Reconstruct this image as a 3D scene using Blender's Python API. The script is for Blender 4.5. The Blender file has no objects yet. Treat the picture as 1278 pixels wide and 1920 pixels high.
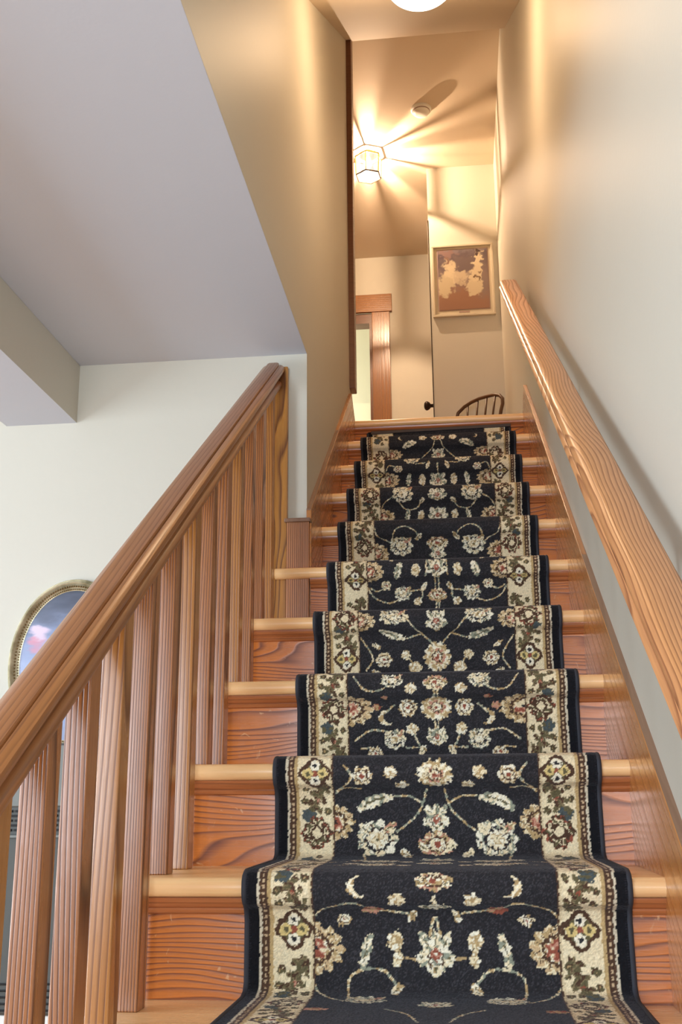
import bpy, bmesh, math, random
import numpy as np
from mathutils import Vector, Matrix, Euler

C = bpy.context.scene.collection
SC = bpy.context.scene
random.seed(4)
D2R = math.pi / 180

# ------------------------------------------------------------------ measures (metres)
G, RISE = 0.295, 0.2            # going and rise of a step
Y0 = 1.887                      # front of step nosing 0, whose top is z = 0
SL = RISE / G                   # slope of the flight
W = 0.76                        # clear width between the skirt boards
WR = 0.775                      # face of the right wall
FLOOR = -1.0
UP = 1.8                        # upper floor
CEIL = 1.511                    # lower room ceiling
TOPY = Y0 + 9 * G               # nosing of the landing
HC = 4.12                       # hall ceiling
YN, YB = 6.153, 7.29            # near (print) wall and far wall of the hall
YW = 3.12                       # back wall of the lower room
ANG = math.atan(SL)

# ------------------------------------------------------------------ camera
cam_d = bpy.data.cameras.new('camera')
cam = bpy.data.objects.new('camera', cam_d); C.objects.link(cam)
F_PX = 1983.03
cam_d.sensor_fit = 'VERTICAL'; cam_d.sensor_height = 36.0; cam_d.sensor_width = 24.0
cam_d.lens = F_PX / 1920 * 36.0
pitch, yaw, roll = 0.26404, 0.11035, -0.00859
fw = Vector((-math.sin(yaw) * math.cos(pitch), math.cos(yaw) * math.cos(pitch), math.sin(pitch)))
rt = Vector((math.cos(yaw), math.sin(yaw), 0)); up_ = rt.cross(fw)
r2 = rt * math.cos(roll) + up_ * math.sin(roll)
u2 = -rt * math.sin(roll) + up_ * math.cos(roll)
cam.matrix_world = Matrix(((r2.x, u2.x, -fw.x, 0.4367), (r2.y, u2.y, -fw.y, 0), (r2.z, u2.z, -fw.z, 0.1309), (0, 0, 0, 1)))
cam_d.clip_start = 0.05
SC.camera = cam

# ------------------------------------------------------------------ light and exposure
SC.view_settings.view_transform = 'Standard'
SC.view_settings.look = 'None'
SC.view_settings.exposure = 0.0
SC.view_settings.gamma = 1.0
world = bpy.data.worlds.new('world'); SC.world = world; world.use_nodes = True
world.node_tree.nodes['Background'].inputs[0].default_value = (0.75, 0.85, 1.0, 1)
world.node_tree.nodes['Background'].inputs[1].default_value = 0.6


def area(name, loc, target, sx, sy, power, col):
    d = bpy.data.lights.new(name, 'AREA'); d.shape = 'RECTANGLE'; d.size = sx; d.size_y = sy
    d.energy = power; d.color = col
    o = bpy.data.objects.new(name, d); C.objects.link(o); o.location = loc
    o.rotation_euler = (Vector(target) - Vector(loc)).to_track_quat('-Z', 'Y').to_euler()
    return o


def point(name, loc, power, col, radius):
    d = bpy.data.lights.new(name, 'POINT'); d.energy = power; d.color = col; d.shadow_soft_size = radius
    o = bpy.data.objects.new(name, d); C.objects.link(o); o.location = loc
    return o


DAY = (0.74, 0.87, 1.0)
WARM = (1.0, 0.66, 0.38)
area('daylight_left_window', (-3.72, 0.6, 0.25), (0.7, 1.6, 0.8), 1.5, 2.0, 140, DAY)
area('daylight_front_window', (-0.5, -2.72, 0.35), (-0.1, 3.0, 0.35), 2.2, 1.3, 165, DAY)
area('daylight_bedroom_window', (-1.55, 7.72, 3.0), (-0.2, 8.1, 3.0), 0.5, 1.1, 36, (1.0, 1.0, 0.90))

# ------------------------------------------------------------------ helpers
def setp(o, label=None, cat=None, group=None, kind=None):
    if label: o['label'] = label
    if cat: o['category'] = cat
    if group: o['group'] = group
    if kind: o['kind'] = kind
    return o


def thing(name, label, cat, loc=(0, 0, 0), group=None):
    o = bpy.data.objects.new(name, None); C.objects.link(o); o.location = loc
    o.empty_display_size = 0.05
    return setp(o, label, cat, group)


def wloc(o):
    p = Vector(o.location)
    while o.parent:
        o = o.parent; p += Vector(o.location)
    return p


def obj(name, bm, mat, parent=None, smooth=False, bevel=0.0, segs=2, origin=None):
    """bm is in world coordinates; link it as one mesh object."""
    me = bpy.data.meshes.new(name)
    bmesh.ops.recalc_face_normals(bm, faces=bm.faces)
    xs = [v.co for v in bm.verts]
    if parent is not None:
        base = wloc(parent)
        lo = Vector((min(c.x for c in xs), min(c.y for c in xs), min(c.z for c in xs)))
        hi = Vector((max(c.x for c in xs), max(c.y for c in xs), max(c.z for c in xs)))
        org = (lo + hi) / 2
    else:
        lo = Vector((min(c.x for c in xs), min(c.y for c in xs), min(c.z for c in xs)))
        hi = Vector((max(c.x for c in xs), max(c.y for c in xs), max(c.z for c in xs)))
        org = Vector(((lo.x + hi.x) / 2, (lo.y + hi.y) / 2, lo.z)); base = Vector((0, 0, 0))
    for v in bm.verts: v.co -= org
    bm.to_mesh(me); bm.free()
    if smooth:
        for p in me.polygons: p.use_smooth = True
    o = bpy.data.objects.new(name, me); C.objects.link(o)
    o.location = org - base
    if parent is not None: o.parent = parent
    if mat: me.materials.append(mat)
    if bevel > 0:
        m = o.modifiers.new('bevel', 'BEVEL'); m.width = bevel; m.segments = segs; m.limit_method = 'ANGLE'
    if smooth == 'auto':
        for p in me.polygons: p.use_smooth = True
        try:
            me.set_sharp_from_angle(angle=0.7)
        except Exception: pass
    return o


def box(bm, x0, x1, y0, y1, z0, z1):
    v = [bm.verts.new((x, y, z)) for x in (x0, x1) for y in (y0, y1) for z in (z0, z1)]
    for f in ((0, 1, 3, 2), (4, 6, 7, 5), (0, 4, 5, 1), (2, 3, 7, 6), (0, 2, 6, 4), (1, 5, 7, 3)):
        bm.faces.new([v[i] for i in f])
    return bm


def bx(*a):
    return box(bmesh.new(), *a)


def prism(bm, pts0, pts1):
    a = [bm.verts.new(p) for p in pts0]; b = [bm.verts.new(p) for p in pts1]
    n = len(a)
    bm.faces.new(a); bm.faces.new(list(reversed(b)))
    for i in range(n):
        bm.faces.new([a[i], a[(i + 1) % n], b[(i + 1) % n], b[i]])
    return bm


def prism_x(bm, yz, x0, x1):
    return prism(bm, [(x0, y, z) for y, z in yz], [(x1, y, z) for y, z in yz])


def tube(bm, pts, rad, n=10, closed=False):
    P = [Vector(p) for p in pts]; m = len(P); rings = []
    R = rad if isinstance(rad, (list, tuple)) else [rad] * m
    ref = None
    for i in range(m):
        a = P[(i - 1) % m] if (closed or i > 0) else P[0]
        b = P[(i + 1) % m] if (closed or i < m - 1) else P[-1]
        t = (b - a).normalized()
        if ref is None:
            ref = Vector((0, 0, 1)) if abs(t.z) < .9 else Vector((1, 0, 0))
        s = t.cross(ref).normalized(); ref = s.cross(t).normalized()
        rings.append([bm.verts.new(P[i] + (s * math.cos(q) + ref * math.sin(q)) * R[i])
                      for q in [2 * math.pi * j / n for j in range(n)]])
    for i in range(m if closed else m - 1):
        r0, r1 = rings[i], rings[(i + 1) % m]
        for j in range(n):
            bm.faces.new([r0[j], r0[(j + 1) % n], r1[(j + 1) % n], r1[j]])
    if not closed:
        bm.faces.new(list(reversed(rings[0]))); bm.faces.new(rings[-1])
    return bm


def lathe(bm, prof, centre, axis='z', n=32):
    """prof: (radius, height along axis)"""
    c = Vector(centre); rings = []
    for r, h in prof:
        ring = []
        for j in range(n):
            q = 2 * math.pi * j / n
            a, b = r * math.cos(q), r * math.sin(q)
            p = {'z': (a, b, h), 'x': (h, a, b), 'y': (a, h, b)}[axis]
            ring.append(bm.verts.new(c + Vector(p)))
        rings.append(ring)
    for i in range(len(rings) - 1):
        for j in range(n):
            bm.faces.new([rings[i][j], rings[i][(j + 1) % n], rings[i + 1][(j + 1) % n], rings[i + 1][j]])
    bm.faces.new(rings[0]); bm.faces.new(rings[-1])
    return bm


# ------------------------------------------------------------------ materials
def lin(c):
    return tuple((x / 12.92 if x <= .04045 else ((x + .055) / 1.055) ** 2.4) for x in [q / 255 for q in c])


def mat_base(name):
    m = bpy.data.materials.new(name); m.use_nodes = True
    nt = m.node_tree; b = nt.nodes['Principled BSDF']
    return m, nt, b


def N(nt, t, **k):
    n = nt.nodes.new(t)
    for a, v in k.items():
        if hasattr(n, a): setattr(n, a, v)
    return n


def plain(name, col, rough=.5, metal=0.0, coat=0.0, spec=.5):
    m, nt, b = mat_base(name)
    b.inputs['Base Color'].default_value = (*lin(col), 1)
    b.inputs['Roughness'].default_value = rough; b.inputs['Metallic'].default_value = metal
    b.inputs['Coat Weight'].default_value = coat; b.inputs['Specular IOR Level'].default_value = spec
    tc = N(nt, 'ShaderNodeTexCoord'); no = N(nt, 'ShaderNodeTexNoise'); no.inputs['Scale'].default_value = 60
    nt.links.new(tc.outputs['Object'], no.inputs['Vector'])
    bp = N(nt, 'ShaderNodeBump'); bp.inputs['Strength'].default_value = .05; bp.inputs['Distance'].default_value = .002
    nt.links.new(no.outputs[0], bp.inputs['Height']); nt.links.new(bp.outputs[0], b.inputs['Normal'])
    return m


def paint(name, col, col2, rough=.42, spec=.35, bump=.12):
    """rolled wall paint: faint mottling and roller stipple"""
    m, nt, b = mat_base(name)
    tc = N(nt, 'ShaderNodeTexCoord')
    n1 = N(nt, 'ShaderNodeTexNoise'); n1.inputs['Scale'].default_value = 1.3; n1.inputs['Detail'].default_value = 3
    n2 = N(nt, 'ShaderNodeTexNoise'); n2.inputs['Scale'].default_value = 90; n2.inputs['Detail'].default_value = 2
    mx = N(nt, 'ShaderNodeMix', data_type='RGBA')
    mx.inputs[6].default_value = (*lin(col), 1); mx.inputs[7].default_value = (*lin(col2), 1)
    for n in (n1, n2): nt.links.new(tc.outputs['Object'], n.inputs['Vector'])
    nt.links.new(n1.outputs[0], mx.inputs[0]); nt.links.new(mx.outputs[2], b.inputs['Base Color'])
    bp = N(nt, 'ShaderNodeBump'); bp.inputs['Strength'].default_value = bump; bp.inputs['Distance'].default_value = .002
    nt.links.new(n2.outputs[0], bp.inputs['Height']); nt.links.new(bp.outputs[0], b.inputs['Normal'])
    b.inputs['Roughness'].default_value = rough; b.inputs['Specular IOR Level'].default_value = spec
    return m


def wood(name, light, dark, axis='x', across='z', period=.008, rough=.32, rot=0.0, distort=5.0, coat=.25,
         contrast=.55, spec=.5, wav=1.0, speck=0.0, bump=.25, stretch=.09):
    """grain running along `axis`, growth lines stacked along `across`; rot tilts the grain about X"""
    m, nt, b = mat_base(name)
    tc = N(nt, 'ShaderNodeTexCoord'); oi = N(nt, 'ShaderNodeObjectInfo')
    mp = N(nt, 'ShaderNodeMapping'); mp.inputs['Rotation'].default_value = (rot, 0, 0)
    nt.links.new(tc.outputs['Object'], mp.inputs['Vector'])
    mul = N(nt, 'ShaderNodeVectorMath', operation='MULTIPLY'); mul.inputs[1].default_value = (37, 53, 71)
    comb = N(nt, 'ShaderNodeCombineXYZ')
    for i in range(3): nt.links.new(oi.outputs['Random'], comb.inputs[i])
    nt.links.new(comb.outputs[0], mul.inputs[0])
    sc = [1.0, 1.0, 1.0]; sc['xyz'.index(axis)] = stretch
    m2 = N(nt, 'ShaderNodeMapping'); m2.inputs['Scale'].default_value = sc
    nt.links.new(mp.outputs[0], m2.inputs['Vector'])
    add = N(nt, 'ShaderNodeVectorMath', operation='ADD')
    nt.links.new(m2.outputs[0], add.inputs[0]); nt.links.new(mul.outputs[0], add.inputs[1])
    # slow wander of the rings
    nz = N(nt, 'ShaderNodeTexNoise'); nz.inputs['Scale'].default_value = 6.0 * wav; nz.inputs['Detail'].default_value = 1.5
    nt.links.new(add.outputs[0], nz.inputs['Vector'])
    sep = N(nt, 'ShaderNodeSeparateXYZ'); nt.links.new(add.outputs[0], sep.inputs[0])
    a1 = N(nt, 'ShaderNodeMath', operation='MULTIPLY'); a1.inputs[1].default_value = 1 / period
    nt.links.new(sep.outputs['xyz'.index(across)], a1.inputs[0])
    a2 = N(nt, 'ShaderNodeMath', operation='MULTIPLY_ADD'); a2.inputs[1].default_value = distort * 2
    nt.links.new(nz.outputs[0], a2.inputs[0]); nt.links.new(a1.outputs[0], a2.inputs[2])
    fr = N(nt, 'ShaderNodeMath', operation='FRACT'); nt.links.new(a2.outputs[0], fr.inputs[0])
    r1 = N(nt, 'ShaderNodeValToRGB')
    e = r1.color_ramp.elements
    e[0].position = 0; e[0].color = (0, 0, 0, 1); e[1].position = .55; e[1].color = (.25, .25, .25, 1)
    q = e.new(.86); q.color = (1, 1, 1, 1); q = e.new(1.0); q.color = (0, 0, 0, 1)
    nt.links.new(fr.outputs[0], r1.inputs[0])
    # fibres
    sc2 = [1.0, 1.0, 1.0]; sc2['xyz'.index(axis)] = .035
    m3 = N(nt, 'ShaderNodeMapping'); m3.inputs['Scale'].default_value = sc2
    nt.links.new(mp.outputs[0], m3.inputs['Vector'])
    ad3 = N(nt, 'ShaderNodeVectorMath', operation='ADD')
    nt.links.new(m3.outputs[0], ad3.inputs[0]); nt.links.new(mul.outputs[0], ad3.inputs[1])
    fb = N(nt, 'ShaderNodeTexNoise'); fb.inputs['Scale'].default_value = 380; fb.inputs['Detail'].default_value = 3
    nt.links.new(ad3.outputs[0], fb.inputs['Vector'])
    pt = N(nt, 'ShaderNodeTexNoise'); pt.inputs['Scale'].default_value = 14; pt.inputs['Detail'].default_value = 2
    nt.links.new(ad3.outputs[0], pt.inputs['Vector'])
    s1 = N(nt, 'ShaderNodeMath', operation='MULTIPLY'); s1.inputs[1].default_value = contrast
    nt.links.new(r1.outputs[0], s1.inputs[0])
    s2 = N(nt, 'ShaderNodeMath', operation='MULTIPLY_ADD'); s2.inputs[1].default_value = .5
    nt.links.new(fb.outputs[0], s2.inputs[0]); nt.links.new(s1.outputs[0], s2.inputs[2])
    s3 = N(nt, 'ShaderNodeMath', operation='MULTIPLY_ADD'); s3.inputs[1].default_value = .5
    nt.links.new(pt.outputs[0], s3.inputs[0]); nt.links.new(s2.outputs[0], s3.inputs[2])
    s4 = N(nt, 'ShaderNodeMath', operation='SUBTRACT'); s4.inputs[1].default_value = .38; s4.use_clamp = True
    nt.links.new(s3.outputs[0], s4.inputs[0])
    mx = N(nt, 'ShaderNodeMix', data_type='RGBA')
    mx.inputs[6].default_value = (*lin(light), 1); mx.inputs[7].default_value = (*lin(dark), 1)
    nt.links.new(s4.outputs[0], mx.inputs[0])
    last = mx.outputs[2]
    if speck > 0:     # pale scuffs and scratches with a shape of their own
        sn = N(nt, 'ShaderNodeTexNoise'); sn.inputs['Scale'].default_value = 34; sn.inputs['Detail'].default_value = 6
        sn.inputs['Distortion'].default_value = 1.2
        ad5 = N(nt, 'ShaderNodeVectorMath', operation='ADD')
        nt.links.new(mp.outputs[0], ad5.inputs[0]); nt.links.new(mul.outputs[0], ad5.inputs[1])
        nt.links.new(ad5.outputs[0], sn.inputs['Vector'])
        sr = N(nt, 'ShaderNodeValToRGB'); sr.color_ramp.elements[0].position = .66; sr.color_ramp.elements[1].position = .72
        nt.links.new(sn.outputs[0], sr.inputs[0])
        sm = N(nt, 'ShaderNodeMath', operation='MULTIPLY'); sm.inputs[1].default_value = speck
        nt.links.new(sr.outputs[0], sm.inputs[0])
        m5 = N(nt, 'ShaderNodeMix', data_type='RGBA'); m5.inputs[7].default_value = (*lin((226, 178, 128)), 1)
        nt.links.new(sm.outputs[0], m5.inputs[0]); nt.links.new(last, m5.inputs[6]); last = m5.outputs[2]
    nt.links.new(last, b.inputs['Base Color'])
    rr = N(nt, 'ShaderNodeMath', operation='MULTIPLY_ADD'); rr.inputs[1].default_value = .25; rr.inputs[2].default_value = rough - .1
    nt.links.new(s4.outputs[0], rr.inputs[0]); nt.links.new(rr.outputs[0], b.inputs['Roughness'])
    bp = N(nt, 'ShaderNodeBump'); bp.inputs['Strength'].default_value = bump; bp.inputs['Distance'].default_value = .0012
    bp.invert = True
    nt.links.new(s3.outputs[0], bp.inputs['Height']); nt.links.new(bp.outputs[0], b.inputs['Normal'])
    b.inputs['Coat Weight'].default_value = coat; b.inputs['Coat Roughness'].default_value = .22
    b.inputs['Specular IOR Level'].default_value = spec
    return m


M = {}
M['wall'] = paint('cream_wall_paint', (207, 202, 188), (201, 196, 181), rough=.5, spec=.35)
M['wallup'] = M['wall']
M['ceil'] = paint('lower_ceiling_paint', (207, 210, 218), (202, 205, 214), rough=.8, spec=.15)
M['hallceil'] = paint('hall_ceiling_paint', (214, 198, 176), (206, 190, 168), rough=.7, spec=.2)
M['tread'] = wood('tread_maple', (255, 210, 152), (244, 180, 118), 'x', 'y', .02, rough=.34, contrast=.35, distort=2, bump=.08)
M['riser'] = wood('riser_pine', (214, 126, 58), (112, 54, 24), 'x', 'z', .014, rough=.30, contrast=.85, distort=9, speck=.6, coat=.3, stretch=.22, wav=1.2)
M['mould'] = wood('moulding_pine', (186, 112, 66), (110, 58, 30), 'x', 'z', .010, rough=.3, contrast=.5)
M['skirt'] = wood('skirt_pine', (206, 138, 74), (148, 88, 42), 'y', 'z', .030, rough=.26, rot=-ANG, contrast=.5, distort=3, coat=.4)
M['cap'] = wood('skirt_edge', (150, 116, 92), (110, 78, 58), 'y', 'x', .02, rough=.5, rot=-ANG, contrast=.3)
M['bal'] = wood('baluster_pine', (190, 124, 72), (92, 50, 26), 'z', 'x', .0056, rough=.34, contrast=.85, distort=6.0, coat=.32, bump=.7)
M['balb'] = wood('baluster_fir', (196, 134, 70), (116, 66, 28), 'z', 'x', .009, rough=.34, contrast=.8, distort=6, coat=.4, bump=.5)
M['newel'] = wood('newel_fir', (196, 138, 70), (100, 56, 26), 'z', 'x', .030, rough=.34, contrast=.8, distort=3.5, wav=1.6, stretch=.2)
M['block'] = wood('newel_block_pine', (200, 134, 86), (90, 48, 26), 'z', 'x', .0055, rough=.38, contrast=.95, distort=5, bump=.6)
M['rail'] = wood('rail_fir', (172, 112, 64), (96, 56, 28), 'y', 'x', .009, rough=.38, rot=-ANG, contrast=.42, distort=3, coat=.35)
M['oak'] = wood('red_oak', (216, 152, 96), (138, 82, 44), 'y', 'x', .0075, rough=.44, rot=-ANG, contrast=.8, distort=12, coat=.18, stretch=.20, wav=.8)
M['casing'] = wood('casing_fir', (160, 110, 70), (98, 60, 34), 'z', 'x', .014, rough=.22, contrast=.6, distort=4, coat=.5)
M['casing_h'] = wood('casing_fir_across', (158, 110, 68), (112, 72, 42), 'x', 'z', .018, rough=.3, contrast=.5, distort=3)
M['lintel'] = wood('dark_lintel', (110, 68, 44), (80, 46, 28), 'x', 'z', .02, rough=.4, contrast=.3)
M['floor'] = wood('floor_boards', (196, 140, 86), (150, 96, 54), 'y', 'x', .02, rough=.3, contrast=.4)
M['brown'] = plain('dark_brown_chair', (92, 62, 38), .35)
M['iron'] = plain('dark_bronze', (52, 38, 30), .35, .6)
M['brass'] = plain('brass', (196, 160, 96), .3, .9)
M['bronze'] = plain('antique_brass', (128, 104, 66), .4, .7)
M['black'] = plain('black_binding', (46, 47, 54), .8)
M['strip'] = plain('brown_carpet_strip', (66, 52, 46), .6)
M['grey'] = plain('grey_enamel', (78, 78, 73), .45, .2)
M['greylight'] = plain('light_grey_enamel', (118, 120, 114), .4, .2)
M['slot'] = plain('dark_slot', (16, 18, 18), .7)
M['white'] = plain('white_plastic', (226, 224, 216), .5)
M['framecream'] = plain('cream_frame', (204, 192, 168), .5)
M['mat'] = plain('pale_mat', (206, 170, 140), .8)
M['matline'] = plain('mauve_fillet', (160, 136, 126), .7)
def gilt(name):
    m, nt, b = mat_base(name)
    tc = N(nt, 'ShaderNodeTexCoord'); n = N(nt, 'ShaderNodeTexNoise'); n.inputs['Scale'].default_value = 18; n.inputs['Detail'].default_value = 5
    nt.links.new(tc.outputs['Object'], n.inputs['Vector'])
    r = N(nt, 'ShaderNodeValToRGB'); e = r.color_ramp.elements
    e[0].position = .3; e[0].color = (*lin((140, 130, 96)), 1); e[1].position = .6; e[1].color = (*lin((222, 212, 178)), 1)
    nt.links.new(n.outputs[0], r.inputs[0]); nt.links.new(r.outputs[0], b.inputs['Base Color'])
    b.inputs['Metallic'].default_value = .55; b.inputs['Roughness'].default_value = .35
    return m
M['gilt'] = gilt('worn_gilt')


def blotches(name, bg, spots, coord='Object', rough=.35, coat=.3, noise_scale=9.0, amp=1.2, streak=(1, 1, 1)):
    """soft painted shapes: bg = list of (pos,colour) along Z ramp, spots = (x,z,rx,rz,colour,soft)"""
    m, nt, b = mat_base(name)
    tc = N(nt, 'ShaderNodeTexCoord')
    nz = N(nt, 'ShaderNodeTexNoise'); nz.inputs['Scale'].default_value = noise_scale; nz.inputs['Detail'].default_value = 9
    mp = N(nt, 'ShaderNodeMapping'); mp.inputs['Scale'].default_value = streak
    nt.links.new(tc.outputs[coord], mp.inputs[0]); nt.links.new(mp.outputs[0], nz.inputs['Vector'])
    sub = N(nt, 'ShaderNodeVectorMath', operation='SUBTRACT'); sub.inputs[1].default_value = (.5, .5, .5)
    nt.links.new(nz.outputs['Color'], sub.inputs[0])
    scl = N(nt, 'ShaderNodeVectorMath', operation='SCALE'); scl.inputs['Scale'].default_value = amp / noise_scale
    nt.links.new(sub.outputs[0], scl.inputs[0])
    ad = N(nt, 'ShaderNodeVectorMath', operation='ADD')
    nt.links.new(tc.outputs[coord], ad.inputs[0]); nt.links.new(scl.outputs[0], ad.inputs[1])
    sp = N(nt, 'ShaderNodeSeparateXYZ'); nt.links.new(ad.outputs[0], sp.inputs[0])
    lo, hi = bg[0][0], bg[-1][0]
    mr = N(nt, 'ShaderNodeMapRange'); mr.inputs[1].default_value = lo; mr.inputs[2].default_value = hi
    nt.links.new(sp.outputs[2], mr.inputs[0])
    r = N(nt, 'ShaderNodeValToRGB'); el = r.color_ramp.elements
    for i, (p, c) in enumerate(bg):
        q = (p - lo) / (hi - lo)
        e = el[i] if i < 2 else el.new(q)
        e.position = q; e.color = (*lin(c), 1)
    nt.links.new(mr.outputs[0], r.inputs[0])
    last = r.outputs[0]
    for (x, z, rx, rz, c, soft) in spots:
        vs = N(nt, 'ShaderNodeVectorMath', operation='SUBTRACT'); vs.inputs[1].default_value = (x, 0, z)
        nt.links.new(ad.outputs[0], vs.inputs[0])
        vm = N(nt, 'ShaderNodeVectorMath', operation='MULTIPLY'); vm.inputs[1].default_value = (1 / rx, 0, 1 / rz)
        nt.links.new(vs.outputs[0], vm.inputs[0])
        ln = N(nt, 'ShaderNodeVectorMath', operation='LENGTH'); nt.links.new(vm.outputs[0], ln.inputs[0])
        m2 = N(nt, 'ShaderNodeMapRange'); m2.inputs[1].default_value = 1 + soft; m2.inputs[2].default_value = 1 - soft
        m2.interpolation_type = 'SMOOTHSTEP'
        nt.links.new(ln.outputs['Value'], m2.inputs[0])
        mx = N(nt, 'ShaderNodeMix', data_type='RGBA'); mx.inputs[7].default_value = (*lin(c), 1)
        nt.links.new(m2.outputs[0], mx.inputs[0]); nt.links.new(last, mx.inputs[6]); last = mx.outputs[2]
    nt.links.new(last, b.inputs['Base Color'])
    b.inputs['Roughness'].default_value = rough; b.inputs['Coat Weight'].default_value = coat
    return m


def glow(name, col, strength, transp=.0):
    m = bpy.data.materials.new(name); m.use_nodes = True; nt = m.node_tree
    for n in list(nt.nodes):
        if n.type == 'BSDF_PRINCIPLED': nt.nodes.remove(n)
    out = [n for n in nt.nodes if n.type == 'OUTPUT_MATERIAL'][0]
    e = N(nt, 'ShaderNodeEmission'); e.inputs[0].default_value = (*col, 1); e.inputs[1].default_value = strength
    if transp > 0:
        t = N(nt, 'ShaderNodeBsdfTransparent'); mx = N(nt, 'ShaderNodeMixShader'); mx.inputs[0].default_value = transp
        nt.links.new(e.outputs[0], mx.inputs[1]); nt.links.new(t.outputs[0], mx.inputs[2])
        nt.links.new(mx.outputs[0], out.inputs[0])
    else:
        nt.links.new(e.outputs[0], out.inputs[0])
    return m
M['bulb'] = glow('lit_bulb', (1, .95, .85), 8)
M['lampglass'] = glow('lit_lantern_glass', (1, .93, .80), 3.0, .75)
M['lampbase'] = glow('lit_lantern_base_glass', (1, .93, .80), 3.0, .8)
M['globe'] = glow('lit_opal_globe', (1, .93, .80), 4.0)


def glass(name):
    m = bpy.data.materials.new(name); m.use_nodes = True; nt = m.node_tree
    for n in list(nt.nodes):
        if n.type == 'BSDF_PRINCIPLED': nt.nodes.remove(n)
    out = [n for n in nt.nodes if n.type == 'OUTPUT_MATERIAL'][0]
    g = N(nt, 'ShaderNodeBsdfGlossy'); g.inputs['Roughness'].default_value = .02
    t = N(nt, 'ShaderNodeBsdfTransparent'); mx = N(nt, 'ShaderNodeMixShader'); mx.inputs[0].default_value = .94
    nt.links.new(g.outputs[0], mx.inputs[1]); nt.links.new(t.outputs[0], mx.inputs[2]); nt.links.new(mx.outputs[0], out.inputs[0])
    return m
M['pane'] = glass('window_glass')

# ================================================================== the setting
def struct(name, bm, m, label=None, **k):
    o = obj(name, bm, m, **k); o['kind'] = 'structure'
    if label: o['label'] = label
    return o

XL, YF = -3.8, -2.8
# floors and ceilings
struct('floor', bx(XL - .1, WR + .1, YF - .1, YW + .1, FLOOR - .1, FLOOR), M['floor'], 'wooden floor of the lower room')
bm = bx(-1.9, WR + .1, TOPY + .06, 9.6, UP - .27, UP - .001)
struct('floor_upper', bm, M['floor'], 'wooden floor of the upper hall')
bm = bx(XL - .1, -.0156, YF - .1, YW + .1, CEIL, CEIL + .06)
struct('ceiling', bm, M['ceil'], 'pale grey ceiling of the lower room')
bm = bx(-.0149, WR + .1, YF - .1, 1.05, CEIL, CEIL + .06)
struct('ceiling_landing', bm, M['ceil'], 'flat ceiling over the foot of the stairs')
bm = bmesh.new()
ys, ye = 1.05, TOPY
zs = 3.84 + SL * (ys - ye)
prism_x(bm, [(ys, zs), (ye, 3.84), (ye, 3.96), (ys, zs + .12)], -.13, WR + .1)
struct('ceiling_slope', bm, M['hallceil'], 'sloping plaster ceiling over the flight')
struct('ceiling_hall', bx(-1.9, WR + .1, TOPY - .08, 9.6, HC, HC + .06), M['hallceil'], 'flat ceiling of the upper hall')
struct('wall_header', bx(-.13, WR, TOPY - .05, TOPY + .001, 3.86, HC), M['wall'])
# ceiling beam along the lower room
beam = struct('trim_1', bx(-1.005, -.768, YF, YW, 1.312, CEIL - .001), M['ceil'], 'boxed beam below the ceiling of the lower room')
beam.data.materials.append(M['wall'])
for p in beam.data.polygons:
    if abs(p.normal.x) > .5: p.material_index = 1
# right wall, full height
bm = bmesh.new()
box(bm, WR, WR + .1, YF - .1, 9.6, FLOOR, HC)
struct('wall_right', bm, M['wall'], 'tall cream wall on the right of the stairs')
# wall between stairwell and rooms on the left (upper part and the part beside the flight)
bm = bmesh.new()
prism_x(bm, [(YW, FLOOR), (TOPY, FLOOR), (TOPY, 3.88), (1.05, zs + .04), (1.05, CEIL + .0005), (YW, CEIL + .0005)], -.13, -.015)
struct('wall_left', bm, M['wall'], 'cream wall on the left of the upper flight')
struct('wall_back', bx(XL - .1, -.13, YW, YW + .1, FLOOR, CEIL), M['wall'], 'pale back wall of the lower room')
# lower room, left wall with a window and front wall with a window
def wall_with_window(name, axis, at, a0, a1, z0, z1, w0, w1, h0, h1, th, n):
    bm = bmesh.new()
    def b(p, q, r, s):
        if axis == 'x': box(bm, at - th, at, p, q, r, s)
        else: box(bm, p, q, at - th, at, r, s)
    b(a0, w0, z0, z1); b(w1, a1, z0, z1); b(w0, w1, z0, h0); b(w0, w1, h1, z1)
    struct(name, bm, M['wall'])
    win = bpy.data.objects.new('window_%d' % n, None); C.objects.link(win); win['kind'] = 'structure'
    win.location = (at, (w0 + w1) / 2, h0) if axis == 'x' else ((w0 + w1) / 2, at, h0)
    f = bmesh.new()
    def fb(p, q, r, s, d=.02):
        if axis == 'x': box(f, at - .05, at + d, p, q, r, s)
        else: box(f, p, q, at - .05, at + d, r, s)
    fb(w0 - .08, w0, h0 - .08, h1 + .08); fb(w1, w1 + .08, h0 - .08, h1 + .08)
    fb(w0, w1, h0 - .08, h0); fb(w0, w1, h1, h1 + .08); fb(w0, w1, (h0 + h1) / 2 - .02, (h0 + h1) / 2 + .02, -.01)
    obj('window_frame', f, M['casing'], win)
    p = bmesh.new()
    if axis == 'x': box(p, at - .06, at - .055, w0, w1, h0, h1)
    else: box(p, w0, w1, at - .06, at - .055, h0, h1)
    obj('pane', p, M['pane'], win)
wall_with_window('wall_lower_left', 'x', XL, YF - .1, YW + .1, FLOOR, CEIL, -.2, 1.4, -.8, 1.3, .1, 1)
wall_with_window('wall_front', 'y', YF, XL, WR + .1, FLOOR, CEIL, -1.7, .6, -.35, 1.05, .1, 2)

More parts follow.
